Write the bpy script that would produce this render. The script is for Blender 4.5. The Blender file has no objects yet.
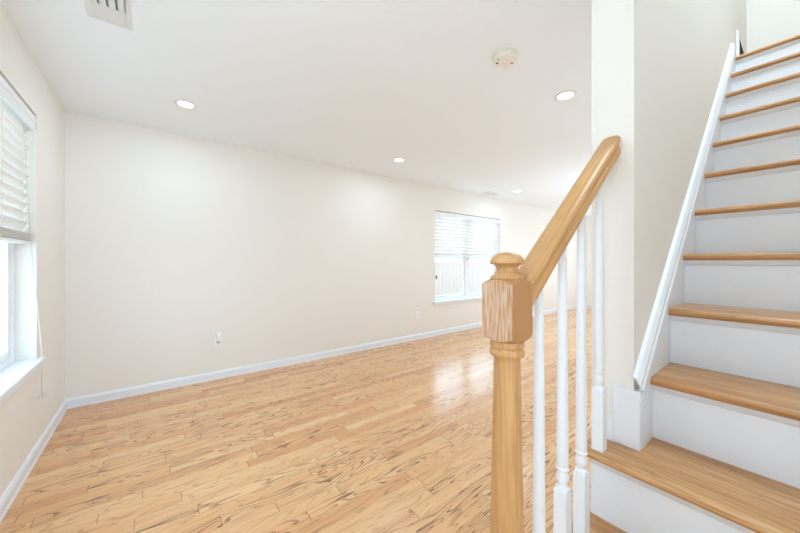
import bpy, bmesh, math, random
from mathutils import Vector, Matrix

random.seed(7)
C = bpy.context.scene.collection
scene = bpy.context.scene

# ------------------------------------------------------------------ camera, world, exposure
cam_data = bpy.data.cameras.new('camera')
cam_data.sensor_width = 36.0
cam_data.lens = 36.0 * 316.6 / 800.0
cam_data.shift_y = -4.5 / 800.0
cam_data.clip_start = 0.02
cam = bpy.data.objects.new('camera', cam_data)
cam.location = (0, 0, 1.234)
cam.rotation_euler = (math.pi / 2, 0, -math.radians(37.85))
C.objects.link(cam)
scene.camera = cam

world = bpy.data.worlds.new('world')
scene.world = world
world.use_nodes = True
bg = world.node_tree.nodes['Background']
bg.inputs['Color'].default_value = (0.64, 0.835, 1.0, 1)
bg.inputs['Strength'].default_value = 2.8

vs = scene.view_settings
vs.view_transform = 'Standard'
vs.look = 'None'
vs.gamma = 1.0
vs.use_curve_mapping = False
vs.exposure = 0.92
scene.cycles.max_bounces = 12
scene.cycles.diffuse_bounces = 8
scene.cycles.use_denoising = True
scene.cycles.sample_clamp_indirect = 6.0

DOWNLIGHT_W = 2.8
HALL_FILL_W = 5.4
ROOM_FILL_W = 2.8
STAIR_WALL_FILL_W = 4.2
FAR_FILL_W = 28.0
LAMP_COL = (0.62, 0.825, 1.0)
UPPER_FILL_W = 26.0

# ------------------------------------------------------------------ materials
def srgb(r, g, b):
    def f(c):
        c /= 255.0
        return c / 12.92 if c <= 0.04045 else ((c + 0.055) / 1.055) ** 2.4
    return (f(r), f(g), f(b), 1)

def new_mat(name):
    m = bpy.data.materials.new(name)
    m.use_nodes = True
    nt = m.node_tree
    return m, nt, nt.nodes['Principled BSDF']

def paint(name, col, rough=0.6, bump=0.0, scale=60, spec=0.4):
    """painted / moulded surface with faint procedural mottling"""
    m, nt, b = new_mat(name)
    tc = nt.nodes.new('ShaderNodeTexCoord')
    nz = nt.nodes.new('ShaderNodeTexNoise')
    nz.inputs['Scale'].default_value = scale
    nz.inputs['Detail'].default_value = 3
    nt.links.new(tc.outputs['Object'], nz.inputs['Vector'])
    mr = nt.nodes.new('ShaderNodeMix'); mr.data_type = 'RGBA'
    c = srgb(*col)
    mr.inputs[6].default_value = tuple(x * 0.975 for x in c[:3]) + (1,)
    mr.inputs[7].default_value = tuple(min(1, x * 1.02) for x in c[:3]) + (1,)
    nt.links.new(nz.outputs['Fac'], mr.inputs[0])
    nt.links.new(mr.outputs[2], b.inputs['Base Color'])
    b.inputs['Roughness'].default_value = rough
    b.inputs['Specular IOR Level'].default_value = spec
    if bump:
        bp = nt.nodes.new('ShaderNodeBump')
        bp.inputs['Strength'].default_value = bump
        bp.inputs['Distance'].default_value = 0.002
        nt.links.new(nz.outputs['Fac'], bp.inputs['Height'])
        nt.links.new(bp.outputs['Normal'], b.inputs['Normal'])
    return m

def N(nt, typ, **kw):
    n = nt.nodes.new(typ)
    for k, v in kw.items():
        setattr(n, k, v)
    return n

def M(nt, op, a, b=None, c=None):
    n = nt.nodes.new('ShaderNodeMath'); n.operation = op
    for i, v in enumerate((a, b, c)):
        if v is None:
            continue
        if isinstance(v, (int, float)):
            n.inputs[i].default_value = v
        else:
            nt.links.new(v, n.inputs[i])
    return n.outputs[0]

def ramp(nt, fac, stops):
    r = nt.nodes.new('ShaderNodeValToRGB')
    els = r.color_ramp.elements
    els[0].position, els[0].color = stops[0]
    els[1].position, els[1].color = stops[-1]
    for p, c in stops[1:-1]:
        e = els.new(p); e.color = c
    nt.links.new(fac, r.inputs[0])
    return r.outputs[0]

def mixc(nt, fac, a, b, mode='MIX'):
    n = nt.nodes.new('ShaderNodeMix'); n.data_type = 'RGBA'; n.blend_type = mode
    for i, v in ((0, fac), (6, a), (7, b)):
        if isinstance(v, (int, float)):
            n.inputs[i].default_value = v
        elif isinstance(v, tuple):
            n.inputs[i].default_value = v
        else:
            nt.links.new(v, n.inputs[i])
    return n.outputs[2]

def oak(name, axis, base, dark, light, rough=0.32, tilt=0.0, rings=5.0, ring_amt=0.35, pore_amt=0.4, pore_scale=170.0, pale=None):
    """oak with stretched cathedral grain and fine pores running along one axis"""
    m, nt, b = new_mat(name)
    tc = N(nt, 'ShaderNodeTexCoord')
    rot = N(nt, 'ShaderNodeMapping')
    rot.inputs['Rotation'].default_value = (0, tilt, 0)
    nt.links.new(tc.outputs['Object'], rot.inputs['Vector'])
    def stretched(along, across, detail, dist=0.0):
        mp = N(nt, 'ShaderNodeMapping')
        s = [across] * 3; s['XYZ'.index(axis)] = along
        mp.inputs['Scale'].default_value = s
        nt.links.new(rot.outputs[0], mp.inputs['Vector'])
        nz = N(nt, 'ShaderNodeTexNoise')
        nz.inputs['Scale'].default_value = 1.0
        nz.inputs['Detail'].default_value = detail
        nz.inputs['Distortion'].default_value = dist
        nt.links.new(mp.outputs[0], nz.inputs['Vector'])
        return nz.outputs['Fac']
    big = stretched(1.6, 16, 2, 0.3)
    ringv = M(nt, 'FRACT', M(nt, 'MULTIPLY', big, rings * 3))
    rl = ramp(nt, ringv, [(0.0, (1, 1, 1, 1)), (0.16, (0.35, 0.35, 0.35, 1)), (0.6, (0, 0, 0, 1)), (0.9, (0.1, 0.1, 0.1, 1)), (1.0, (0.9, 0.9, 0.9, 1))])
    fine = stretched(5.0, pore_scale, 2)
    fl = ramp(nt, fine, [(0.44, (0, 0, 0, 1)), (0.62, (1, 1, 1, 1))])
    tone = stretched(0.7, 9, 2)
    col = mixc(nt, ramp(nt, tone, [(0.35, (0, 0, 0, 1)), (0.68, (1, 1, 1, 1))]), srgb(*base), srgb(*light))
    col = mixc(nt, M(nt, 'MULTIPLY', rl, ring_amt), col, srgb(*dark))
    col = mixc(nt, M(nt, 'MULTIPLY', fl, pore_amt), col, srgb(*dark))
    nt.links.new(col, b.inputs['Base Color'])
    b.inputs['Roughness'].default_value = rough
    bp = N(nt, 'ShaderNodeBump')
    bp.inputs['Strength'].default_value = 0.12
    bp.inputs['Distance'].default_value = 0.0006
    nt.links.new(fine, bp.inputs['Height'])
    nt.links.new(bp.outputs['Normal'], b.inputs['Normal'])
    return m

def floor_material():
    m, nt, b = new_mat('oak_strip_floor')
    W = 0.0762
    tc = N(nt, 'ShaderNodeTexCoord')
    sep = N(nt, 'ShaderNodeSeparateXYZ')
    nt.links.new(tc.outputs['Object'], sep.inputs[0])
    x, y = sep.outputs[0], sep.outputs[1]
    yw = M(nt, 'DIVIDE', y, W)
    row = M(nt, 'FLOOR', yw)
    def wn1(v):
        n = N(nt, 'ShaderNodeTexWhiteNoise', noise_dimensions='1D')
        nt.links.new(v, n.inputs['W']); return n.outputs['Value']
    off = M(nt, 'MULTIPLY', wn1(row), 9.0)
    ln = M(nt, 'MULTIPLY_ADD', wn1(M(nt, 'ADD', row, 0.37)), 0.55, 0.5)
    xo = M(nt, 'ADD', x, off)
    xl = M(nt, 'DIVIDE', xo, ln)
    colm = M(nt, 'FLOOR', xl)
    cmb = N(nt, 'ShaderNodeCombineXYZ')
    nt.links.new(row, cmb.inputs[0]); nt.links.new(colm, cmb.inputs[1])
    wn = N(nt, 'ShaderNodeTexWhiteNoise', noise_dimensions='2D')
    nt.links.new(cmb.outputs[0], wn.inputs['Vector'])
    pid = wn.outputs['Value']
    sepc = N(nt, 'ShaderNodeSeparateColor')
    nt.links.new(wn.outputs['Color'], sepc.inputs[0])
    fx = M(nt, 'MULTIPLY', M(nt, 'FRACT', xl), ln)
    fy = M(nt, 'MULTIPLY', M(nt, 'FRACT', yw), W)
    ex = M(nt, 'MINIMUM', fx, M(nt, 'SUBTRACT', ln, fx))
    ey = M(nt, 'MINIMUM', fy, M(nt, 'SUBTRACT', W, fy))
    seam_x = M(nt, 'LESS_THAN', ex, 0.0014)
    seam_y = M(nt, 'LESS_THAN', ey, 0.0007)
    # grain coordinates, shifted for every board
    gx = M(nt, 'MULTIPLY_ADD', pid, 53.0, x)
    gy = M(nt, 'MULTIPLY_ADD', sepc.outputs[1], 31.0, y)
    def grain(along, across, detail, dist):
        v = N(nt, 'ShaderNodeCombineXYZ')
        nt.links.new(M(nt, 'MULTIPLY', gx, along), v.inputs[0])
        nt.links.new(M(nt, 'MULTIPLY', gy, across), v.inputs[1])
        nz = N(nt, 'ShaderNodeTexNoise')
        nz.inputs['Scale'].default_value = 1.0
        nz.inputs['Detail'].default_value = detail
        nz.inputs['Distortion'].default_value = dist
        nt.links.new(v.outputs[0], nz.inputs['Vector'])
        return nz.outputs['Fac']
    big = grain(1.7, 13.0, 1.3, 0.3)
    ringv = M(nt, 'FRACT', M(nt, 'MULTIPLY', big, 11.0))
    rl = ramp(nt, ringv, [(0.0, (1, 1, 1, 1)), (0.10, (0.75, 0.75, 0.75, 1)), (0.30, (0.0, 0.0, 0.0, 1)), (0.94, (0.0, 0.0, 0.0, 1)), (1.0, (1, 1, 1, 1))])
    brk = grain(7.0, 60.0, 2, 0.0)
    rl = M(nt, 'MULTIPLY', rl, ramp(nt, brk, [(0.36, (0.5, 0.5, 0.5, 1)), (0.58, (1, 1, 1, 1))]))
    # only part of the boards show strong cathedral grain
    strong = ramp(nt, sepc.outputs[2], [(0.2, (0.3, 0.3, 0.3, 1)), (0.75, (1, 1, 1, 1))])
    fine = grain(9.0, 330.0, 2, 0.0)
    fl = ramp(nt, fine, [(0.45, (0, 0, 0, 1)), (0.68, (1, 1, 1, 1))])
    tone = ramp(nt, pid, [(0.0, srgb(*FLOOR_COLS[0])), (0.22, srgb(*FLOOR_COLS[1])), (0.5, srgb(*FLOOR_COLS[2])), (0.8, srgb(*FLOOR_COLS[3])), (1.0, srgb(*FLOOR_COLS[4]))])
    streak = grain(1.2, 40.0, 3, 0.2)
    tone = mixc(nt, M(nt, 'MULTIPLY', ramp(nt, streak, [(0.4, (0, 0, 0, 1)), (0.75, (1, 1, 1, 1))]), 0.35), tone, srgb(196, 138, 92))
    col = mixc(nt, M(nt, 'MULTIPLY', fl, 0.22), tone, srgb(172, 116, 76))
    col = mixc(nt, M(nt, 'MULTIPLY', M(nt, 'MULTIPLY', rl, strong), 0.92), col, srgb(88, 56, 40))
    seam = M(nt, 'MAXIMUM', M(nt, 'MULTIPLY', seam_x, 0.75), M(nt, 'MULTIPLY', seam_y, 0.45))
    col = mixc(nt, seam, col, srgb(92, 58, 38))
    nt.links.new(col, b.inputs['Base Color'])
    b.inputs['Roughness'].default_value = 0.21
    b.inputs['Specular IOR Level'].default_value = 0.5
    # slight crowning of each board and long waves in the varnish
    wav = N(nt, 'ShaderNodeTexNoise'); wav.inputs['Scale'].default_value = 7.0
    nt.links.new(tc.outputs['Object'], wav.inputs['Vector'])
    tiltv = M(nt, 'MULTIPLY', fy, M(nt, 'MULTIPLY_ADD', pid, 0.03, -0.015))
    h = M(nt, 'ADD', M(nt, 'MULTIPLY', wav.outputs['Fac'], 0.0014), M(nt, 'MULTIPLY', M(nt, 'MINIMUM', ey, 0.004), 0.06))
    h = M(nt, 'ADD', h, tiltv)
    bp = N(nt, 'ShaderNodeBump'); bp.inputs['Strength'].default_value = 0.5; bp.inputs['Distance'].default_value = 1.0
    nt.links.new(h, bp.inputs['Height'])
    nt.links.new(bp.outputs['Normal'], b.inputs['Normal'])
    return m

FLOOR_COLS = [(223, 168, 120), (235, 189, 140), (230, 178, 128), (240, 198, 150), (218, 160, 112)]

def blind_material():
    m, nt, b = new_mat('white_blind_slat')
    b.inputs['Base Color'].default_value = srgb(244, 243, 240)
    b.inputs['Roughness'].default_value = 0.4
    tr = N(nt, 'ShaderNodeBsdfTranslucent')
    tr.inputs['Color'].default_value = srgb(240, 240, 238)
    mx = N(nt, 'ShaderNodeMixShader'); mx.inputs[0].default_value = 0.10
    out = nt.nodes['Material Output']
    nt.links.new(b.outputs[0], mx.inputs[1]); nt.links.new(tr.outputs[0], mx.inputs[2])
    nt.links.new(mx.outputs[0], out.inputs['Surface'])
    return m

def glass_material():
    m, nt, b = new_mat('clear_window_glass')
    g = N(nt, 'ShaderNodeBsdfGlossy'); g.inputs['Roughness'].default_value = 0.02
    t = N(nt, 'ShaderNodeBsdfTransparent'); t.inputs['Color'].default_value = (0.95, 0.97, 0.97, 1)
    lw = N(nt, 'ShaderNodeLayerWeight'); lw.inputs['Blend'].default_value = 0.5
    mx = N(nt, 'ShaderNodeMixShader')
    nt.links.new(M(nt, 'MULTIPLY_ADD', M(nt, 'POWER', lw.outputs['Facing'], 4.0), 0.5, 0.03), mx.inputs[0])
    nt.links.new(t.outputs[0], mx.inputs[1]); nt.links.new(g.outputs[0], mx.inputs[2])
    nt.links.new(mx.outputs[0], nt.nodes['Material Output'].inputs['Surface'])
    return m

def emit_material(name, col, s):
    m, nt, b = new_mat(name)
    b.inputs['Base Color'].default_value = (0.9, 0.9, 0.9, 1)
    b.inputs['Emission Color'].default_value = col
    b.inputs['Emission Strength'].default_value = s
    return m

MAT = {}
MAT['wall'] = paint('warm_white_wall_paint', (235, 230, 223), 0.55, 0.15, 140)
MAT['ceiling'] = paint('flat_white_ceiling_paint', (242, 248, 254), 0.9, 0.1, 120, 0.2)
MAT['trim'] = paint('white_gloss_trim_paint', (232, 235, 240), 0.3, 0.05, 40)
MAT['riser'] = paint('white_riser_paint', (226, 229, 235), 0.38, 0.12, 25)
MAT['vinyl'] = paint('white_window_vinyl', (238, 240, 243), 0.35)
MAT['plastic'] = paint('white_plastic', (246, 247, 247), 0.4)
MAT['dark'] = paint('dark_slot', (70, 68, 64), 0.7)
MAT['shade'] = paint('grey_duct_metal', (150, 150, 150), 0.6)
MAT['duct'] = paint('dark_duct_opening', (96, 96, 96), 0.7)
MAT['vent'] = paint('white_vent_enamel', (226, 226, 226), 0.5)
MAT['cream'] = paint('aged_cream_plastic', (238, 233, 224), 0.5)
MAT['cream_green'] = paint('yellowed_plastic', (230, 227, 212), 0.5)
MAT['cord'] = paint('off_white_cord', (214, 208, 196), 0.7)
MAT['fence'] = paint('cream_vinyl_fence', (174, 156, 144), 0.6)
MAT['bounce_ground'] = paint('pale_bounce_ground', (206, 204, 198), 0.9, 0.5, 30)  # pale tone chosen to bounce daylight up through the windows
MAT['grille'] = paint('grey_return_louver', (112, 108, 104), 0.5)
MAT['floor'] = floor_material()
MAT['newel'] = oak('newel_oak', 'Z', (198, 150, 96), (150, 102, 58), (212, 166, 112), 0.3, 0, 4, 0.14, 0.38, 240)
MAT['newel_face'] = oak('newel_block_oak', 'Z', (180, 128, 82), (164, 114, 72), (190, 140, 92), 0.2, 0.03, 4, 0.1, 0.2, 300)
# flat-sawn face of the block: short flecks across Y, pale ones painting window highlights, close grain across X
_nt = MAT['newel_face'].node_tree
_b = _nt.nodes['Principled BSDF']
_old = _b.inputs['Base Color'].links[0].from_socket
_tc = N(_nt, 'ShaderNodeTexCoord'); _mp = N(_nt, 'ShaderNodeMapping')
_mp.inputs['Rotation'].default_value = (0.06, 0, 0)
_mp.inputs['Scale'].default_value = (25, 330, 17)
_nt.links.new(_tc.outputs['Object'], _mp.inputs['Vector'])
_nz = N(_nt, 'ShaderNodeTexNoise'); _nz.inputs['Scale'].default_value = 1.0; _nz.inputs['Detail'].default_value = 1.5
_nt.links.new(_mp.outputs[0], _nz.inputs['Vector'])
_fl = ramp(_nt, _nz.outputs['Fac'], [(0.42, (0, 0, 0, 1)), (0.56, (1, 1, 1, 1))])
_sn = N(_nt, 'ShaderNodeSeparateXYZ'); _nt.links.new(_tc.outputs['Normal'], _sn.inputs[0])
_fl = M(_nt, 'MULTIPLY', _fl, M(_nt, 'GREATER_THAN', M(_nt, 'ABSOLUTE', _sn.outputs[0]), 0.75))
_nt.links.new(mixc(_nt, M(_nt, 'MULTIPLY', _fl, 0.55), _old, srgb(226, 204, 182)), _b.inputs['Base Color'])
SLOPE = 0.845
MAT['rail'] = oak('handrail_oak', 'X', (200, 150, 94), (158, 106, 60), (214, 168, 112), 0.38, math.atan(SLOPE), 3, 0.16, 0.34, 200)
MAT['tread'] = oak('tread_oak', 'Y', (188, 136, 86), (130, 86, 50), (208, 160, 108), 0.3, 0, 4, 0.3, 0.5, 150)
MAT['slat'] = blind_material()
MAT['glass'] = glass_material()
MAT['lamp'] = emit_material('lit_lamp_lens', (1, 0.98, 0.95, 1), 6.0)

# ------------------------------------------------------------------ helpers
def box(bm, x0, x1, y0, y1, z0, z1, bev=0.0):
    vs_ = [bm.verts.new(p) for p in ((x0, y0, z0), (x1, y0, z0), (x1, y1, z0), (x0, y1, z0),
                                     (x0, y0, z1), (x1, y0, z1), (x1, y1, z1), (x0, y1, z1))]
    fs = [bm.faces.new([vs_[i] for i in f]) for f in ((0, 3, 2, 1), (4, 5, 6, 7), (0, 1, 5, 4), (1, 2, 6, 5), (2, 3, 7, 6), (3, 0, 4, 7))]
    if bev > 0:
        es = list({e for f in fs for e in f.edges})
        bmesh.ops.bevel(bm, geom=es, offset=bev, segments=2, affect='EDGES', profile=0.5)

def prism(bm, pts, axis, a, b):
    """extrude the closed polygon pts (2-D) along axis from a to b. X:(y,z) Y:(x,z) Z:(x,y)"""
    def P(p, t):
        return {'X': (t, p[0], p[1]), 'Y': (p[0], t, p[1]), 'Z': (p[0], p[1], t)}[axis]
    va = [bm.verts.new(P(p, a)) for p in pts]
    vb = [bm.verts.new(P(p, b)) for p in pts]
    n = len(pts)
    bm.faces.new(va); bm.faces.new(list(reversed(vb)))
    for i in range(n):
        j = (i + 1) % n
        bm.faces.new((va[i], vb[i], vb[j], va[j]))
    return va + vb

def lathe(bm, prof, cx, cy, half=None, seg=48):
    """turn prof [(r, z)] about the vertical through (cx, cy); half = half-width of the square stock it is cut from"""
    rings = []
    for r, z in prof:
        ring = []
        for k in range(seg):
            a = 2 * math.pi * k / seg
            rr = r
            if half is not None:
                rr = min(r, half / max(abs(math.cos(a)), abs(math.sin(a))))
            ring.append(bm.verts.new((cx + rr * math.cos(a), cy + rr * math.sin(a), z)))
        rings.append(ring)
    for A, B in zip(rings, rings[1:]):
        for k in range(seg):
            j = (k + 1) % seg
            bm.faces.new((A[k], A[j], B[j], B[k]))
    bm.faces.new(list(reversed(rings[0]))); bm.faces.new(rings[-1])

def tube(bm, pts, r, seg=8):
    pts = [Vector(p) for p in pts]
    rings = []
    for i, p in enumerate(pts):
        d = (pts[min(i + 1, len(pts) - 1)] - pts[max(i - 1, 0)]).normalized()
        u = d.cross(Vector((0.31, 0.87, 0.39))).normalized(); v = d.cross(u)
        rings.append([bm.verts.new(p + u * r * math.cos(2 * math.pi * k / seg) + v * r * math.sin(2 * math.pi * k / seg)) for k in range(seg)])
    for A, B in zip(rings, rings[1:]):
        for k in range(seg):
            j = (k + 1) % seg
            bm.faces.new((A[k], A[j], B[j], B[k]))
    bm.faces.new(rings[0]); bm.faces.new(list(reversed(rings[-1])))

def wpos(o):
    v = Vector((0, 0, 0))
    while o is not None:
        v += Vector(o.location); o = o.parent
    return v

def obj(name, bm, mat, parent=None, smooth=None, origin=None):
    """link a bmesh built in world coordinates as one object"""
    bmesh.ops.recalc_face_normals(bm, faces=bm.faces[:])
    me = bpy.data.meshes.new(name)
    base = Vector(origin) if origin else (wpos(parent) if parent else Vector((0, 0, 0)))
    bmesh.ops.translate(bm, verts=bm.verts[:], vec=-base)
    bm.to_mesh(me); bm.free()
    me.materials.append(mat)
    o = bpy.data.objects.new(name, me)
    C.objects.link(o)
    if parent:
        o.parent = parent
        o.location = base - wpos(parent)
    else:
        o.location = base
    if smooth:
        for p in me.polygons:
            p.use_smooth = True
        me.set_sharp_from_angle(angle=math.radians(smooth))
    return o

def thing(name, label, cat, loc, group=None):
    o = bpy.data.objects.new(name, None)
    o.empty_display_size = 0.05
    o.location = loc
    C.objects.link(o)
    o['label'] = label; o['category'] = cat
    if group:
        o['group'] = group
    return o

def tag(o, label, cat, group=None):
    o['label'] = label; o['category'] = cat
    if group:
        o['group'] = group
    return o

def struct(name, bm, mat, label, cat, smooth=None, kind='structure'):
    o = obj(name, bm, mat, None, smooth)
    o['kind'] = kind; o['label'] = label; o['category'] = cat
    return o

def B():
    return bmesh.new()

# ------------------------------------------------------------------ dimensions
XL = -0.590          # inner face of the left wall
YB = 3.825           # inner face of the long wall
XR = 9.45            # far end wall
H = 2.50             # lower ceiling
H2 = 2.7495          # upper floor
H3 = 5.05            # upper ceiling
YW0, YW1 = 0.344, 0.470   # stair wall
XW = 1.225
YS = 0.325           # skirt board face
YO = -0.58           # right side of the stairs
RISE, RUN = 0.2115, 0.2286
X4 = 1.320
def NX(n):
    return X4 + (n - 4) * RUN
def NZ(n):
    return n * RISE
XU = 4.31

# ------------------------------------------------------------------ structure
bm = B(); box(bm, XL - 0.14, XR + 0.12, -2.6, YB + 0.14, -0.12, 0.0)
struct('floor', bm, MAT['floor'], 'light oak strip floor with dark grain running along the long wall', 'floor')

bm = B()
box(bm, XL - 0.14, XR + 0.12, YW1, YB + 0.14, H, H + 0.12)
box(bm, XL - 0.14, XW - 0.001, -2.6, YW1, H, H + 0.12)
struct('ceiling', bm, MAT['ceiling'], 'flat white ceiling with recessed lights', 'ceiling')

# left window and far window openings
L_Y0, L_Y1, L_Z0, L_Z1 = 1.18, 3.01, 0.597, 2.168
F_X0, F_X1, F_Z0, F_Z1 = 3.714, 5.540, 0.548, 2.100

def wall_with_hole(axis, a0, a1, b0, b1, z1, h0, h1, hz0, hz1):
    bm = B()
    def bx(p0, p1, q0, q1):
        if axis == 'Y':
            box(bm, a0, a1, p0, p1, q0, q1)
        else:
            box(bm, p0, p1, a0, a1, q0, q1)
    bx(b0, h0, 0, z1); bx(h1, b1, 0, z1); bx(h0, h1, 0, hz0); bx(h0, h1, hz1, z1)
    return bm
bm = wall_with_hole('Y', XL - 0.14, XL, -2.6, YB + 0.14, H, L_Y0, L_Y1, L_Z0, L_Z1)
struct('wall_left', bm, MAT['wall'], 'warm white wall at left holding the near window', 'wall')
bm = wall_with_hole('X', YB, YB + 0.14, XL, XR + 0.12, H, F_X0, F_X1, F_Z0, F_Z1)
struct('wall_back', bm, MAT['wall'], 'long warm white wall with the distant window', 'wall')
bm = B(); box(bm, XR, XR + 0.12, YW1, YB, 0, H)
struct('wall_right', bm, MAT['wall'], 'narrow far end wall seen between the balusters', 'wall')
bm = B(); box(bm, XW, XR, YW0, YW1, 0, H); box(bm, XW, XU, YW0, YW1, H, H3)
struct('wall_stair', bm, MAT['wall'], 'tall wall beside the stairs with its narrow white end behind the railing', 'wall')
bm = B(); box(bm, XU, XU + 0.12, YO - 0.12, YW1, 0, H3)
struct('wall_landing', bm, MAT['wall'], 'bright white wall at the top of the stairs', 'wall')
bm = B(); box(bm, 0.5, XU, YO - 0.12, YO, 0, H3)
struct('wall_front', bm, MAT['wall'], 'wall along the open right side of the stairs', 'wall')
bm = B(); box(bm, 1.05, XW - 0.02, YO, YW0, H + 0.12, H3)
struct('wall_upper', bm, MAT['wall'], 'upstairs wall over the foot of the stairs', 'wall')
bm = B(); box(bm, 1.05, XU + 0.12, YO - 0.12, YW1, H3, H3 + 0.1)
struct('ceiling_upper', bm, MAT['ceiling'], 'upstairs ceiling', 'ceiling')

def base_profile():
    return [(0, 0), (0.018, 0), (0.018, 0.012), (0.014, 0.018), (0.014, 0.064), (0.011, 0.072), (0.006, 0.082), (0, 0.084)]
def baseboard(name, path_axis, face, sgn, a, b, label):
    bm = B()
    pts = [(face + sgn * p, z) for p, z in base_profile()]
    prism(bm, pts, path_axis, a, b)
    struct(name, bm, MAT['trim'], label, 'baseboard')
baseboard('baseboard_left', 'Y', XL, 1, -2.0, YB - 0.0, 'white baseboard under the near window')
baseboard('baseboard_back', 'X', YB, -1, XL + 0.0, XR, 'white baseboard along the long wall')
baseboard('baseboard_right', 'Y', XR, -1, YW1, YB, 'white baseboard of the far end wall')

# upstairs landing slab behind the top nosing
bm = B(); box(bm, NX(13) + 0.051, XU, YO, YW0, H2 - 0.2, H2)
struct('floor_upper', bm, MAT['tread'], 'oak landing floor at the top of the stairs', 'floor')

# ------------------------------------------------------------------ windows
def window(name, wall_axis, face, sgn, w0, w1, z0, z1, label, stool_over, sash_open=False):
    """twin double-hung window set back in a drywall return. sgn: direction from the room to outdoors"""
    root = bpy.data.objects.new(name, None); C.objects.link(root)
    def pt(w, d, z):          # d = depth outward from the wall face
        return (face + sgn * d, w, z) if wall_axis == 'Y' else (w, face + sgn * d, z)
    root.location = pt((w0 + w1) / 2, 0.1, z0)
    root['kind'] = 'structure'; root['label'] = label; root['category'] = 'window'
    def bx(bm, a0, a1, d0, d1, q0, q1, bev=0):
        p, q = pt(a0, d0, q0), pt(a1, d1, q1)
        box(bm, min(p[0], q[0]), max(p[0], q[0]), min(p[1], q[1]), max(p[1], q[1]), q0, q1, bev)
    bm = B(); fw = 0.035
    zs = z0 + 0.025
    D0, D1 = 0.09, 0.15
    bx(bm, w0, w0 + fw, D0, D1, zs, z1); bx(bm, w1 - fw, w1, D0, D1, zs, z1)
    bx(bm, w0 + fw, w1 - fw, D0, D1, z1 - fw, z1); bx(bm, w0 + fw, w1 - fw, D0, D1, zs, zs + fw)
    mid = (w0 + w1) / 2
    bx(bm, mid - 0.05, mid + 0.05, D0, D1, zs + fw, z1 - fw)
    obj('frame', bm, MAT['vinyl'], root)
    zm = (zs + z1) / 2
    for a0, a1 in ((w0 + fw, mid - 0.05), (mid + 0.05, w1 - fw)):
        for lo, hi, d in ((zs + fw, zm + 0.02, 0.10), (zm - 0.02, z1 - fw, 0.125)):
            bm = B(); s = 0.042
            bx(bm, a0, a0 + s, d, d + 0.022, lo, hi, 0.003); bx(bm, a1 - s, a1, d, d + 0.022, lo, hi, 0.003)
            bx(bm, a0 + s, a1 - s, d, d + 0.022, lo, lo + s, 0.003); bx(bm, a0 + s, a1 - s, d, d + 0.022, hi - s, hi, 0.003)
            sash = obj('sash', bm, MAT['vinyl'], root)
            bm = B(); bx(bm, a0 + s - 0.004, a1 - s + 0.004, d + 0.009, d + 0.013, lo + s - 0.004, hi - s + 0.004)
            obj('pane', bm, MAT['glass'], sash)
    # stool with nosing and apron
    bm = B()
    bx(bm, w0 - stool_over, w1 + stool_over, -0.035, -0.0005, z0, z0 + 0.024, 0.006)
    bx(bm, w0 + 0.0005, w1 - 0.0005, -0.004, D0 + 0.01, z0 + 0.0005, z0 + 0.0235)
    bx(bm, w0 - stool_over + 0.012, w1 + stool_over - 0.012, -0.024, -0.0005, z0 - 0.035, z0 - 0.0003, 0.003)
    obj('window_sill', bm, MAT['trim'], root)
    return root
window('window_1', 'Y', XL, -1, L_Y0, L_Y1, L_Z0, L_Z1, 'near twin window at the left edge half covered by a white blind', 0.05)
window('window_2', 'X', YB, 1, F_X0, F_X1, F_Z0, F_Z1, 'distant twin window in the long wall half covered by a white blind', 0.05)

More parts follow.
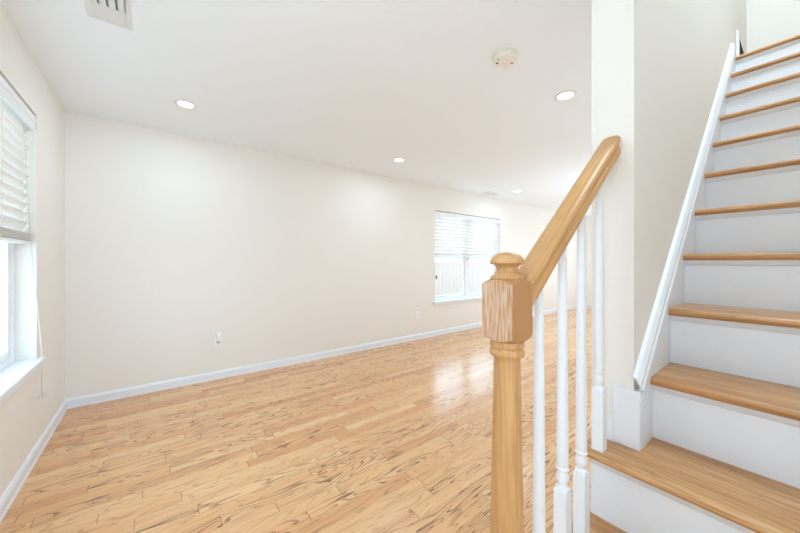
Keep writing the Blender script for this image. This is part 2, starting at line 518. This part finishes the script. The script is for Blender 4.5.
def blind(name, label, wall_axis, face, sgn, w0, w1, z_top, z_bot, tilt, d, val_h):
    """horizontal slat blind inside the recess. d = depth of slat centre from wall face"""
    def pt(w, dd, z):
        return (face + sgn * dd, w, z) if wall_axis == 'Y' else (w, face + sgn * dd, z)
    root = thing(name, label, 'window blind', pt((w0 + w1) / 2, d, z_top))
    def bx(bm, a0, a1, d0, d1, q0, q1, bev=0):
        p, q = pt(a0, d0, q0), pt(a1, d1, q1)
        box(bm, min(p[0], q[0]), max(p[0], q[0]), min(p[1], q[1]), max(p[1], q[1]), q0, q1, bev)
    bm = B(); bx(bm, w0, w1, d - 0.022, d + 0.022, z_top - 0.045, z_top, 0.002)
    obj('headrail', bm, MAT['vinyl'], root)
    bm = B()
    bx(bm, w0, w1, d - 0.042, d - 0.032, z_top - val_h, z_top - 0.001, 0.003)
    bx(bm, w0, w1, d - 0.046, d - 0.041, z_top - val_h * 0.45, z_top - val_h * 0.25, 0.002)
    obj('valance', bm, MAT['vinyl'], root)
    pitch = 0.055
    span = z_top - 0.065 - (z_bot + 0.108)
    n = int(span / pitch) + 1
    pitch = span / (n - 1)
    proto = None
    for k in range(n):
        z = z_top - 0.065 - k * pitch
        if proto is None:
            bm = B()
            ct, st = math.cos(tilt), math.sin(tilt)
            prof = []
            for t, c in ((-0.032, 0), (-0.015, 0.0025), (0, 0.0034), (0.015, 0.0025), (0.032, 0)):
                prof.append((t * ct, t * st + c))
            low = [(p, q - 0.0025) for p, q in reversed(prof)]
            pts = [(face + sgn * (d + p), z + q) for p, q in prof + low]
            prism(bm, pts, 'Y' if wall_axis == 'Y' else 'X', w0 + 0.004, w1 - 0.004)
            proto = obj('slat', bm, MAT['slat'], root, 40)
            z_first = z
        else:
            c = proto.copy(); C.objects.link(c); c.parent = root
            c.location = Vector(proto.location) + Vector((0, 0, z - z_first))
    # gathered slats and bottom rail
    zz = z_bot + 0.022
    for k in range(9):
        bm = B()
        j = random.uniform(-0.003, 0.003)
        bx(bm, w0 + 0.004, w1 - 0.004, d - 0.029 + j, d + 0.029 + j, zz, zz + 0.003)
        obj('slat', bm, MAT['slat'], root)
        zz += 0.0052
    bm = B(); bx(bm, w0 + 0.004, w1 - 0.004, d - 0.030, d + 0.030, z_bot, z_bot + 0.018, 0.004)
    obj('bottom_rail', bm, MAT['vinyl'], root)
    m = 5
    for k in range(m):
        w = w0 + 0.13 + (w1 - w0 - 0.26) * k / (m - 1)
        bm = B()
        for dd in (-0.031, 0.031):
            tube(bm, [pt(w, d + dd, z_top - 0.045), pt(w, d + dd, z_bot + 0.01)], 0.0011, 6)
        obj('ladder_cord', bm, MAT['cord'], root)
    return root, pt
near_blind, npt = blind('window_blind', 'white slatted blind on the near window with a hanging tasselled cord', 'Y', XL, -1, L_Y0 + 0.006, L_Y1 - 0.006, L_Z1 - 0.012, 1.345, math.radians(-62), 0.046, 0.098)
far_blind, fpt = blind('window_blind', 'white slatted blind half lowered on the distant window', 'X', YB, 1, F_X0 + 0.006, F_X1 - 0.006, F_Z1 - 0.012, 1.262, math.radians(-50), 0.045, 0.075)

# lift cords of the near blind, draped over the sill and ending in tassels
def cord_path(y0, dy, zt, zend):
    pts = []
    x0 = XL + 0.002
    for i in range(15):
        t = i / 14
        z = zt + (0.64 - zt) * t
        pts.append((x0 - 0.030 * (1 - t) + 0.040 * t ** 1.5, y0 + dy * t + 0.006 * math.sin(t * 9), z))
    pts.append((XL + 0.0405, y0 + dy, 0.60))
    pts.append((XL + 0.0400, y0 + dy + 0.001, zend))
    return pts
for i, (y0, dy, ze) in enumerate(((2.875, 0.030, 0.425), (2.882, 0.040, 0.410))):
    bm = B()
    p = cord_path(y0, dy, 2.06, ze)
    tube(bm, p, 0.0016, 6)
    c = obj('lift_cord', bm, MAT['cord'], near_blind, 50)
    for k in range(2):
        bm = B()
        tx, ty, tz = p[-1]
        lathe(bm, [(0.002, tz + 0.006), (0.006, tz), (0.008, tz - 0.016), (0.0095, tz - 0.024), (0.009, tz - 0.027), (0.001, tz - 0.028)],
              tx + (k - 0.5) * 0.012 + 0.004, ty + (i - 0.5) * 0.03 + (k - 0.5) * 0.014, seg=12)
        obj('tassel', bm, MAT['cord'], c, 40)
bm = B()
tube(bm, [fpt(F_X0 + 0.05, 0.02, 1.9), fpt(F_X0 + 0.05, 0.018, 1.0)], 0.002, 6)
c = obj('lift_cord', bm, MAT['cord'], far_blind)
bm = B(); q = fpt(F_X0 + 0.05, 0.018, 0)
lathe(bm, [(0.003, 1.01), (0.012, 1.0), (0.014, 0.955), (0.004, 0.95)], q[0], q[1], seg=12)
obj('tassel', bm, MAT['dark'], c)

# ------------------------------------------------------------------ outdoors
bm = B(); box(bm, -40, 40, YB + 0.6, 60, -0.6, -0.5); box(bm, -40, XL - 0.6, -40, YB + 0.6, -0.6, -0.5)
g = struct('ground_outdoors', bm, MAT['bounce_ground'], 'ground outside the windows', 'ground')
fence = thing('yard_fence', 'cream vinyl board fence outside the distant window', 'fence', (6, 6.6, -0.5))
bm = B()
for k in range(70):
    x = 1.5 + k * 0.152
    box(bm, x, x + 0.149, 6.55, 6.57, -0.5, 1.21, 0.003)
obj('board_panel', bm, MAT['fence'], fence)
bm = B(); box(bm, 1.5, 12.2, 6.53, 6.59, 1.21, 1.27, 0.004)
obj('top_rail', bm, MAT['vinyl'], fence)

# ------------------------------------------------------------------ staircase
stairs = thing('staircase', 'closed staircase with oak treads and white risers climbing at right', 'staircase', (NX(1), (YO + YS) / 2, 0))
TH = 0.028
def tread_mesh(n):
    bm = B()
    xf, z1 = NX(n), NZ(n)
    if n == 1:
        xf -= 0.085
    xb = NX(n + 1) + 0.028
    z0 = z1 - TH; r = TH / 2
    pts = [(xb, z1), (xb, z0)]
    for k in range(9):
        a = -math.pi / 2 - math.pi * k / 8
        pts.append((xf + r + r * math.cos(a), z0 + r + r * math.sin(a)))
    yl = YS if n > 3 else 0.452
    if n == 13:
        xb = NX(13) + 0.05; pts[0] = (xb, z1); pts[1] = (xb, z0)
    if n == 3:
        prism(bm, pts, 'Y', YO, YS)
        xb3 = XW - 0.0135
        pts3 = [(xb3, z1), (xb3, z0)] + pts[2:]
        prism(bm, pts3, 'Y', YS, yl)
        bmesh.ops.remove_doubles(bm, verts=bm.verts[:], dist=0.0002)
        doomed = [f for f in bm.faces if all(abs(v.co.y - YS) < 1e-4 for v in f.verts) and max(v.co.x for v in f.verts) < xb3 + 0.001]
        bmesh.ops.delete(bm, geom=doomed, context='FACES')
    else:
        prism(bm, pts, 'Y', YO, yl)
    return bm
for n in range(1, 14):
    obj('tread', tread_mesh(n), MAT['tread'], stairs, 35)
    xr = NX(n) + 0.028 - (0.085 if n == 1 else 0)
    yl = YS if n > 3 else 0.432
    bm = B(); box(bm, xr, xr + 0.018, YO, yl, NZ(n - 1) + (0.0 if n > 1 else 0.0), NZ(n) - TH)
    obj('riser', bm, MAT['riser'], stairs)
    # cove strip under each nosing
    bm = B()
    zc = NZ(n) - TH
    prism(bm, [(xr, zc), (xr - 0.012, zc), (xr - 0.011, zc - 0.006), (xr - 0.006, zc - 0.012), (xr - 0.004, zc - 0.020), (xr, zc - 0.022)], 'Y', YO, yl)
    obj('cove_strip', bm, MAT['riser'], stairs, 50)
# open side of the bottom steps
bm = B()
pts = [(NX(1) - 0.03, 0), (NX(1) - 0.03, NZ(1) - TH), (NX(2) + 0.046, NZ(1) - TH), (NX(2) + 0.046, NZ(2) - TH), (NX(3) + 0.046, NZ(2) - TH), (NX(3) + 0.046, NZ(3) - TH), (XW - 0.03, NZ(3) - TH), (XW - 0.03, 0)]
prism(bm, pts, 'Y', 0.41, 0.432)
obj('stringer', bm, MAT['riser'], stairs)
# wall skirt board
def nose_line(x):
    return NZ(4) + (x - X4) * RISE / RUN
XE = 3.42
MO = 0.022
TOPOFF = 0.205
bm = B()
pts = [(XW, NZ(3)), (XW, 0.80)]
xs = XW
pts = [(XW - 0.0003, NZ(3)), (XW - 0.0003, nose_line(XW) + MO + 0.004), (3.35, nose_line(3.35) + MO + 0.004), (XE, NZ(13)), (XE, nose_line(XE) - 0.30), (XW + 0.16, NZ(3) - 0.03), (XW, NZ(3) - 0.03)]
prism(bm, pts, 'Y', YS, YW0)
obj('skirt_board', bm, MAT['riser'], stairs)
# sloping cap moulding (profile swept up the slope, across Y / vertical)
bm = B()
prof = [(YW0, 0.0), (YS + 0.001, 0.0), (YS - 0.001, 0.020), (YS + 0.005, 0.026), (YS + 0.004, 0.050), (YS - 0.002, 0.058), (YS - 0.002, 0.070), (YS + 0.004, 0.082), (YS + 0.008, 0.092), (YW0, 0.098)]
ZP = NZ(3) + 0.1862
def low_x(v):
    return max(XW - 0.0132, X4 + (ZP - MO - v - NZ(4)) * RUN / RISE)
def sweep(x):
    return [bm.verts.new((x or low_x(v), y, nose_line(x or low_x(v)) + MO + v)) for y, v in prof]
A_ = sweep(None); B_ = sweep(3.35)
bm.faces.new(A_); bm.faces.new(list(reversed(B_)))
for i in range(len(prof)):
    j = (i + 1) % len(prof)
    bm.faces.new((A_[i], B_[i], B_[j], A_[j]))
obj('cap_moulding', bm, MAT['trim'], stairs, 25)
# plinth block wrapping the end of the wall on the third tread
bm = B()
box(bm, XW - 0.0135, XW - 0.0005, YS, 0.400, NZ(3), NZ(3) + 0.186, 0.002)
box(bm, XW - 0.0115, XW - 0.0005, 0.400, YW1 - 0.004, NZ(3) - 0.03, NZ(3) + 0.062, 0.002)
obj('plinth_block', bm, MAT['trim'], stairs)

# ------------------------------------------------------------------ railing
YR = 0.410
rail = thing('stair_railing', 'oak newel post and sloping handrail on four white turned balusters', 'stair railing', (0.62, YR, NZ(1)))
nx, hw = 0.620, 0.0385
newel_bm = B()
prof = [(0.060, NZ(1)), (0.060, 0.52), (0.050, 0.530), (0.0415, 0.535), (0.0415, 0.548), (0.036, 0.556), (0.0358, 0.57), (0.0352, 0.65), (0.0338, 0.75), (0.0318, 0.85), (0.0298, 0.94), (0.0284, 1.00), (0.0282, 1.022),
        (0.0290, 1.028)]
lathe(newel_bm, prof, nx, YR, hw, 64)
newel = obj('newel_post', newel_bm, MAT['newel'], rail, 30)
bm = B()
lathe(bm, [(0.029, 1.027), (0.0355, 1.0285), (0.0375, 1.0325), (0.0372, 1.040), (0.0345, 1.0445), (0.0348, 1.046), (0.0365, 1.0485), (0.0365, 1.056), (0.0345, 1.060), (0.034, 1.063)], nx, YR, None, 64)
obj('collar', bm, MAT['newel'], newel, 40)
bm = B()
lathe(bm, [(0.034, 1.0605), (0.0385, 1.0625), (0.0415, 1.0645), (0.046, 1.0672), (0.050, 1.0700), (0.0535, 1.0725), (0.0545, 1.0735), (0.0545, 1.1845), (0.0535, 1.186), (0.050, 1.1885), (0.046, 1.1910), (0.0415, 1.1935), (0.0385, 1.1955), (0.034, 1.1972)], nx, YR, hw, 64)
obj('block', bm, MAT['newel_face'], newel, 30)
bm = B()
fin = [(0.034, 1.196), (0.0352, 1.1985), (0.0352, 1.2015), (0.033, 1.2045), (0.0295, 1.206), (0.0285, 1.2075), (0.0283, 1.2095), (0.0262, 1.211), (0.0238, 1.2145), (0.0230, 1.2185), (0.0238, 1.2225), (0.0265, 1.2262), (0.031, 1.2288), (0.0350, 1.2298),
       (0.0370, 1.2312), (0.0375, 1.2335), (0.0366, 1.2375), (0.0335, 1.2430), (0.0285, 1.2480), (0.0220, 1.2518), (0.0140, 1.2545), (0.006, 1.2555), (0.0008, 1.2557)]
lathe(bm, fin, nx, YR, None, 64)
obj('finial', bm, MAT['newel'], newel, 40)

# handrail: bread-loaf profile swept up the slope with plumb-cut ends
ZT = 1.661
def rail_z(x):
    return ZT + (x - XW) * SLOPE
half = [(0.000, 0.000), (0.010, -0.0004), (0.018, -0.002), (0.0235, -0.005), (0.0275, -0.0095), (0.0292, -0.0155), (0.0292, -0.0215), (0.0275, -0.0255), (0.0240, -0.0275), (0.0228, -0.0310), (0.0232, -0.0400), (0.0275, -0.0450), (0.0296, -0.0530), (0.0290, -0.0630), (0.0250, -0.068), (0.0, -0.068)]
prof = half + [(-y, v) for y, v in reversed(half[1:-1])]
bm = B()
x0r, x1r = nx + hw - 0.002, XW - 0.0006
A_ = [bm.verts.new((x0r, YR + y, rail_z(x0r) + v)) for y, v in prof]
B_ = [bm.verts.new((x1r, YR + y, rail_z(x1r) + v)) for y, v in prof]
bm.faces.new(A_); bm.faces.new(list(reversed(B_)))
for i in range(len(prof)):
    j = (i + 1) % len(prof)
    bm.faces.new((A_[i], B_[i], B_[j], A_[j]))
obj('handrail', bm, MAT['rail'], rail, 50)

def baluster(x, zb):
    bm = B()
    zt = rail_z(x) - 0.060
    s = 0.0165
    prof = [(0.030, zb), (0.030, zb + 0.183), (0.0233, zb + 0.189), (0.0225, zb + 0.192), (0.0165, zb + 0.199), (0.0122, zb + 0.203), (0.0108, zb + 0.206),
            (0.0120, zb + 0.209), (0.0152, zb + 0.217), (0.0162, zb + 0.224), (0.0152, zb + 0.232), (0.0125, zb + 0.240), (0.0118, zb + 0.243),
            (0.0150, zb + 0.245), (0.0163, zb + 0.248), (0.0160, zb + 0.252), (0.0140, zb + 0.2545), (0.0140, zb + 0.256),
            (0.0148, zb + 0.262), (0.0152, zb + 0.30)]
    L = zt - (zb + 0.30)
    for k in range(1, 7):
        t = k / 6
        prof.append((0.0152 - 0.0046 * t, zb + 0.30 + L * t))
    lathe(bm, prof, x, YR, s, 48)
    return obj('baluster', bm, MAT['trim'], rail, 30)
for x, n in ((0.757, 1), (0.880, 2), (0.997, 2), (1.128, 3)):
    baluster(x, NZ(n))

# ------------------------------------------------------------------ ceiling fittings
def downlight(x, y, label, z=H, w=DOWNLIGHT_W):
    t = thing('downlight', label, 'recessed light', (x, y, z), 'recessed ceiling lights')
    bm = B()
    seg = 40
    prof = [(0.053, z - 0.0025), (0.057, z - 0.006), (0.072, z - 0.0045), (0.076, z - 0.001), (0.076, z - 0.0003), (0.053, z - 0.0003)]
    rings = [[bm.verts.new((x + r * math.cos(2 * math.pi * k / seg), y + r * math.sin(2 * math.pi * k / seg), zz)) for k in range(seg)] for r, zz in prof]
    for i in range(len(rings)):
        A, Bq = rings[i], rings[(i + 1) % len(rings)]
        for k in range(seg):
            j = (k + 1) % seg
            bm.faces.new((A[k], A[j], Bq[j], Bq[k]))
    obj('trim_ring', bm, MAT['vent'], t, 40)
    bm = B()
    lathe(bm, [(0.0525, z - 0.0005), (0.0525, z - 0.002), (0.040, z - 0.0028), (0.001, z - 0.003)], x, y, None, 40)
    obj('lens', bm, MAT['lamp'], t, 40)
    ld = bpy.data.lights.new('downlight_lamp', 'AREA'); ld.shape = 'DISK'; ld.size = 0.10
    ld.energy = w; ld.color = LAMP_COL
    lo = bpy.data.objects.new('downlight_lamp', ld); C.objects.link(lo)
    lo.parent = t; lo.location = (0, 0, -0.008)
    return t
downlight(0.20, 3.06, 'lit recessed ceiling light near the left corner, closest to the vent')
downlight(2.40, 3.11, 'small lit recessed ceiling light midway along the long wall')
downlight(2.47, 1.13, 'lit recessed ceiling light beside the smoke detector near the white wall end')
downlight(5.12, 3.18, 'smallest lit recessed ceiling light, farthest away beyond the distant window')

# added fill lights without fixtures, kept out of view around the room and upstairs
def lamp(name, loc, size, w, col):
    ld = bpy.data.lights.new(name, 'AREA'); ld.shape = 'DISK'; ld.size = size; ld.energy = w; ld.color = col
    lo = bpy.data.objects.new(name, ld); lo.location = loc; C.objects.link(lo)
lamp('upper_fill_light', (1.9, -0.15, H3 - 0.05), 0.4, UPPER_FILL_W, LAMP_COL)  # added light over the stairs, no fixture modelled
def fill_point(name, loc, rad, w):
    ld = bpy.data.lights.new(name, 'POINT'); ld.shadow_soft_size = rad; ld.energy = w; ld.color = LAMP_COL
    lo = bpy.data.objects.new(name, ld); lo.location = loc; C.objects.link(lo)
fill_point('near_room_fill_light', (0.25, 0.75, 2.02), 0.16, ROOM_FILL_W)  # added fill above the frame for the near room
fill_point('far_room_fill_light', (5.6, 1.35, 1.4), 0.18, FAR_FILL_W)  # invented source hidden by the stair wall, brightens the far ceiling
fill_point('far_end_fill_light', (8.2, 2.0, 1.4), 0.18, FAR_FILL_W)  # second added source, evens out the far-room fill
fill_point('stair_wall_fill_light', (2.55, 0.80, 1.05), 0.16, STAIR_WALL_FILL_W)
fill_point('hall_fill_light', (-0.42, -0.12, 2.1), 0.14, HALL_FILL_W)  # added fill behind the camera for risers and newel

# smoke detector
sx, sy = 1.700, 1.138
sd = thing('smoke_detector', 'round cream smoke detector on the white ceiling', 'smoke detector', (sx, sy, H))
bm = B(); lathe(bm, [(0.073, H - 0.0003), (0.074, H - 0.010), (0.072, H - 0.013), (0.060, H - 0.0135)], sx, sy, None, 48)
obj('base_plate', bm, MAT['cream_green'], sd, 40)
bm = B(); lathe(bm, [(0.069, H - 0.013), (0.070, H - 0.026), (0.066, H - 0.036), (0.055, H - 0.041), (0.030, H - 0.043), (0.0295, H - 0.041), (0.027, H - 0.041), (0.0265, H - 0.043), (0.001, H - 0.0435)], sx, sy, None, 48)
cover = obj('cover', bm, MAT['cream'], sd, 30)
for a, r, w, l in ((2.3, 0.046, 0.009, 0.016), (-0.55, 0.044, 0.007, 0.015), (1.3, 0.010, 0.004, 0.004), (0.5, 0.056, 0.003, 0.006), (3.0, 0.058, 0.003, 0.012)):
    bm = B()
    cx_, cy_ = sx + r * math.cos(a), sy + r * math.sin(a)
    box(bm, cx_ - l / 2, cx_ + l / 2, cy_ - w / 2, cy_ + w / 2, H - 0.0445, H - 0.039, 0.001)
    obj('sounder_slot', bm, MAT['dark'], cover)

# near ceiling register
VX0, VX1, VY0, VY1 = -0.268, -0.092, 1.93, 2.262
reg = thing('ceiling_vent', 'large white louvred ceiling vent cut off by the top edge of view', 'air vent', ((VX0 + VX1) / 2, (VY0 + VY1) / 2, H), 'ceiling air vents')
bm = B(); fwid = 0.022
zf = H - 0.006
box(bm, VX0, VX0 + fwid, VY0, VY1, zf, H - 0.0003, 0.002); box(bm, VX1 - fwid, VX1, VY0, VY1, zf, H - 0.0003, 0.002)
box(bm, VX0 + fwid, VX1 - fwid, VY0, VY0 + fwid, zf, H - 0.0003, 0.002); box(bm, VX0 + fwid, VX1 - fwid, VY1 - fwid, VY1, zf, H - 0.0003, 0.002)
obj('frame', bm, MAT['vent'], reg)
bm = B(); box(bm, VX0 + fwid, VX1 - fwid, VY0 + fwid, VY1 - fwid, H - 0.0015, H - 0.0004)
obj('backing', bm, MAT['shade'], reg)
bm = B(); box(bm, VX0 + fwid, VX1 - fwid, VY1 - fwid - 0.115, VY1 - fwid, H - 0.004, H - 0.0016)
obj('damper_plate', bm, MAT['vent'], reg)
for k in range(4):
    x = VX0 + fwid + 0.001 + k * 0.034
    bm = B()
    pts = [(x, H - 0.0018), (x + 0.004, H - 0.009), (x + 0.014, H - 0.013), (x + 0.028, H - 0.014), (x + 0.028, H - 0.0125), (x + 0.015, H - 0.0115), (x + 0.0055, H - 0.008), (x + 0.002, H - 0.0018)]
    prism(bm, pts, 'Y', VY0 + fwid, VY1 - fwid - 0.117)
    obj('slat', bm, MAT['vent'], reg, 40)

# distant ceiling register
vx, vy = 4.90, 3.56
reg2 = thing('ceiling_vent', 'small ceiling vent far off above the distant window', 'air vent', (vx, vy, H), 'ceiling air vents')
bm = B()
for a in ((-0.15, 0.15, -0.075, -0.055), (-0.15, 0.15, 0.055, 0.075), (-0.15, -0.13, -0.055, 0.055), (0.13, 0.15, -0.055, 0.055)):
    box(bm, vx + a[0], vx + a[1], vy + a[2], vy + a[3], H - 0.008, H - 0.0003)
obj('frame', bm, MAT['vent'], reg2)
bm = B(); box(bm, vx - 0.13, vx + 0.13, vy - 0.055, vy + 0.055, H - 0.0015, H - 0.0004)
obj('backing', bm, MAT['duct'], reg2)
for k in range(7):
    bm = B(); y = vy - 0.045 + k * 0.015
    prism(bm, [(y, H - 0.0018), (y + 0.008, H - 0.012), (y + 0.010, H - 0.012), (y + 0.002, H - 0.0018)], 'X', vx - 0.13, vx + 0.13)
    obj('slat', bm, MAT['vent'], reg2)

# return grille upstairs on the stair wall
gr = thing('return_grille', 'grey louvred return air grille low on the wall at the top of the stairs', 'air vent', (3.95, YW0, H2))
bm = B()
GX0, GX1, GZ0, GZ1 = 3.60, 4.24, H2 + 0.0, H2 + 0.30
box(bm, GX0, GX0 + 0.05, YW0 - 0.016, YW0 - 0.0004, GZ0, GZ1, 0.002); box(bm, GX1 - 0.03, GX1, YW0 - 0.008, YW0 - 0.0004, GZ0, GZ1, 0.002)
box(bm, GX0 + 0.05, GX1 - 0.03, YW0 - 0.008, YW0 - 0.0004, GZ0, GZ0 + 0.03, 0.002); box(bm, GX0 + 0.05, GX1 - 0.03, YW0 - 0.008, YW0 - 0.0004, GZ1 - 0.008, GZ1, 0.002)
obj('frame', bm, MAT['trim'], gr)
for k in range(14):
    z = GZ0 + 0.034 + k * 0.0185
    bm = B()
    prism(bm, [(YW0 - 0.001, z + 0.016), (YW0 - 0.009, z), (YW0 - 0.007, z), (YW0 - 0.0005, z + 0.013)], 'X', GX0 + 0.05, GX1 - 0.03)
    obj('louver', bm, MAT['grille'], gr)

# ------------------------------------------------------------------ wall outlets
def outlet(x, z, label):
    t = thing('wall_outlet', label, 'electrical outlet', (x, YB, z), 'wall outlets')
    bm = B(); box(bm, x - 0.035, x + 0.035, YB - 0.006, YB - 0.0003, z - 0.057, z + 0.057, 0.002)
    obj('cover_plate', bm, MAT['plastic'], t)
    for s in (-1, 1):
        zc = z + s * 0.0195
        bm = B()
        lathe(bm, [(0.001, 0), (0.0165, 0.0), (0.0165, 0.003), (0.001, 0.003)], 0, 0, None, 24)
        bmesh.ops.transform(bm, matrix=Matrix.Translation((x, YB - 0.0058, zc)) @ Matrix.Rotation(math.pi / 2, 4, 'X'), verts=bm.verts[:])
        rc = obj('receptacle', bm, MAT['plastic'], t)
        bm = B()
        for dx, hh in ((-0.006, 0.0045), (0.006, 0.0036)):
            box(bm, x + dx - 0.0012, x + dx + 0.0012, YB - 0.0093, YB - 0.0086, zc + 0.003 - hh, zc + 0.003 + hh)
        box(bm, x - 0.0022, x + 0.0022, YB - 0.0093, YB - 0.0086, zc - 0.011, zc - 0.006)
        obj('slot', bm, MAT['dark'], rc)
    bm = B()
    lathe(bm, [(0.001, 0), (0.003, 0), (0.003, 0.0015), (0.001, 0.0015)], 0, 0, None, 12)
    bmesh.ops.transform(bm, matrix=Matrix.Translation((x, YB - 0.0058, z)) @ Matrix.Rotation(math.pi / 2, 4, 'X'), verts=bm.verts[:])
    obj('screw', bm, MAT['shade'], t)
ox, oz = 0.535, 0.388
outlet(ox, oz, 'white wall outlet near the left corner with a plug-in device in it')
outlet(3.327, 0.385, 'plain white wall outlet left of the distant window')
pl = thing('plug_in_device', 'small white plug-in device in the upper socket of the near outlet', 'plug adapter', (ox, YB - 0.009, oz + 0.035))
bm = B(); box(bm, ox - 0.017, ox + 0.017, YB - 0.040, YB - 0.0098, oz + 0.010, oz + 0.072, 0.005)
obj('body', bm, MAT['plastic'], pl, 40)
bm = B(); box(bm, ox - 0.022, ox + 0.022, YB - 0.052, YB - 0.0098, oz + 0.0725, oz + 0.098, 0.006)
obj('cap', bm, MAT['plastic'], pl, 40)
bm = B(); box(bm, ox - 0.015, ox + 0.015, YB - 0.038, YB - 0.0105, oz + 0.001, oz + 0.0098, 0.002)  # dark piece added for the shade under the device body
obj('base', bm, MAT['dark'], pl, 40)
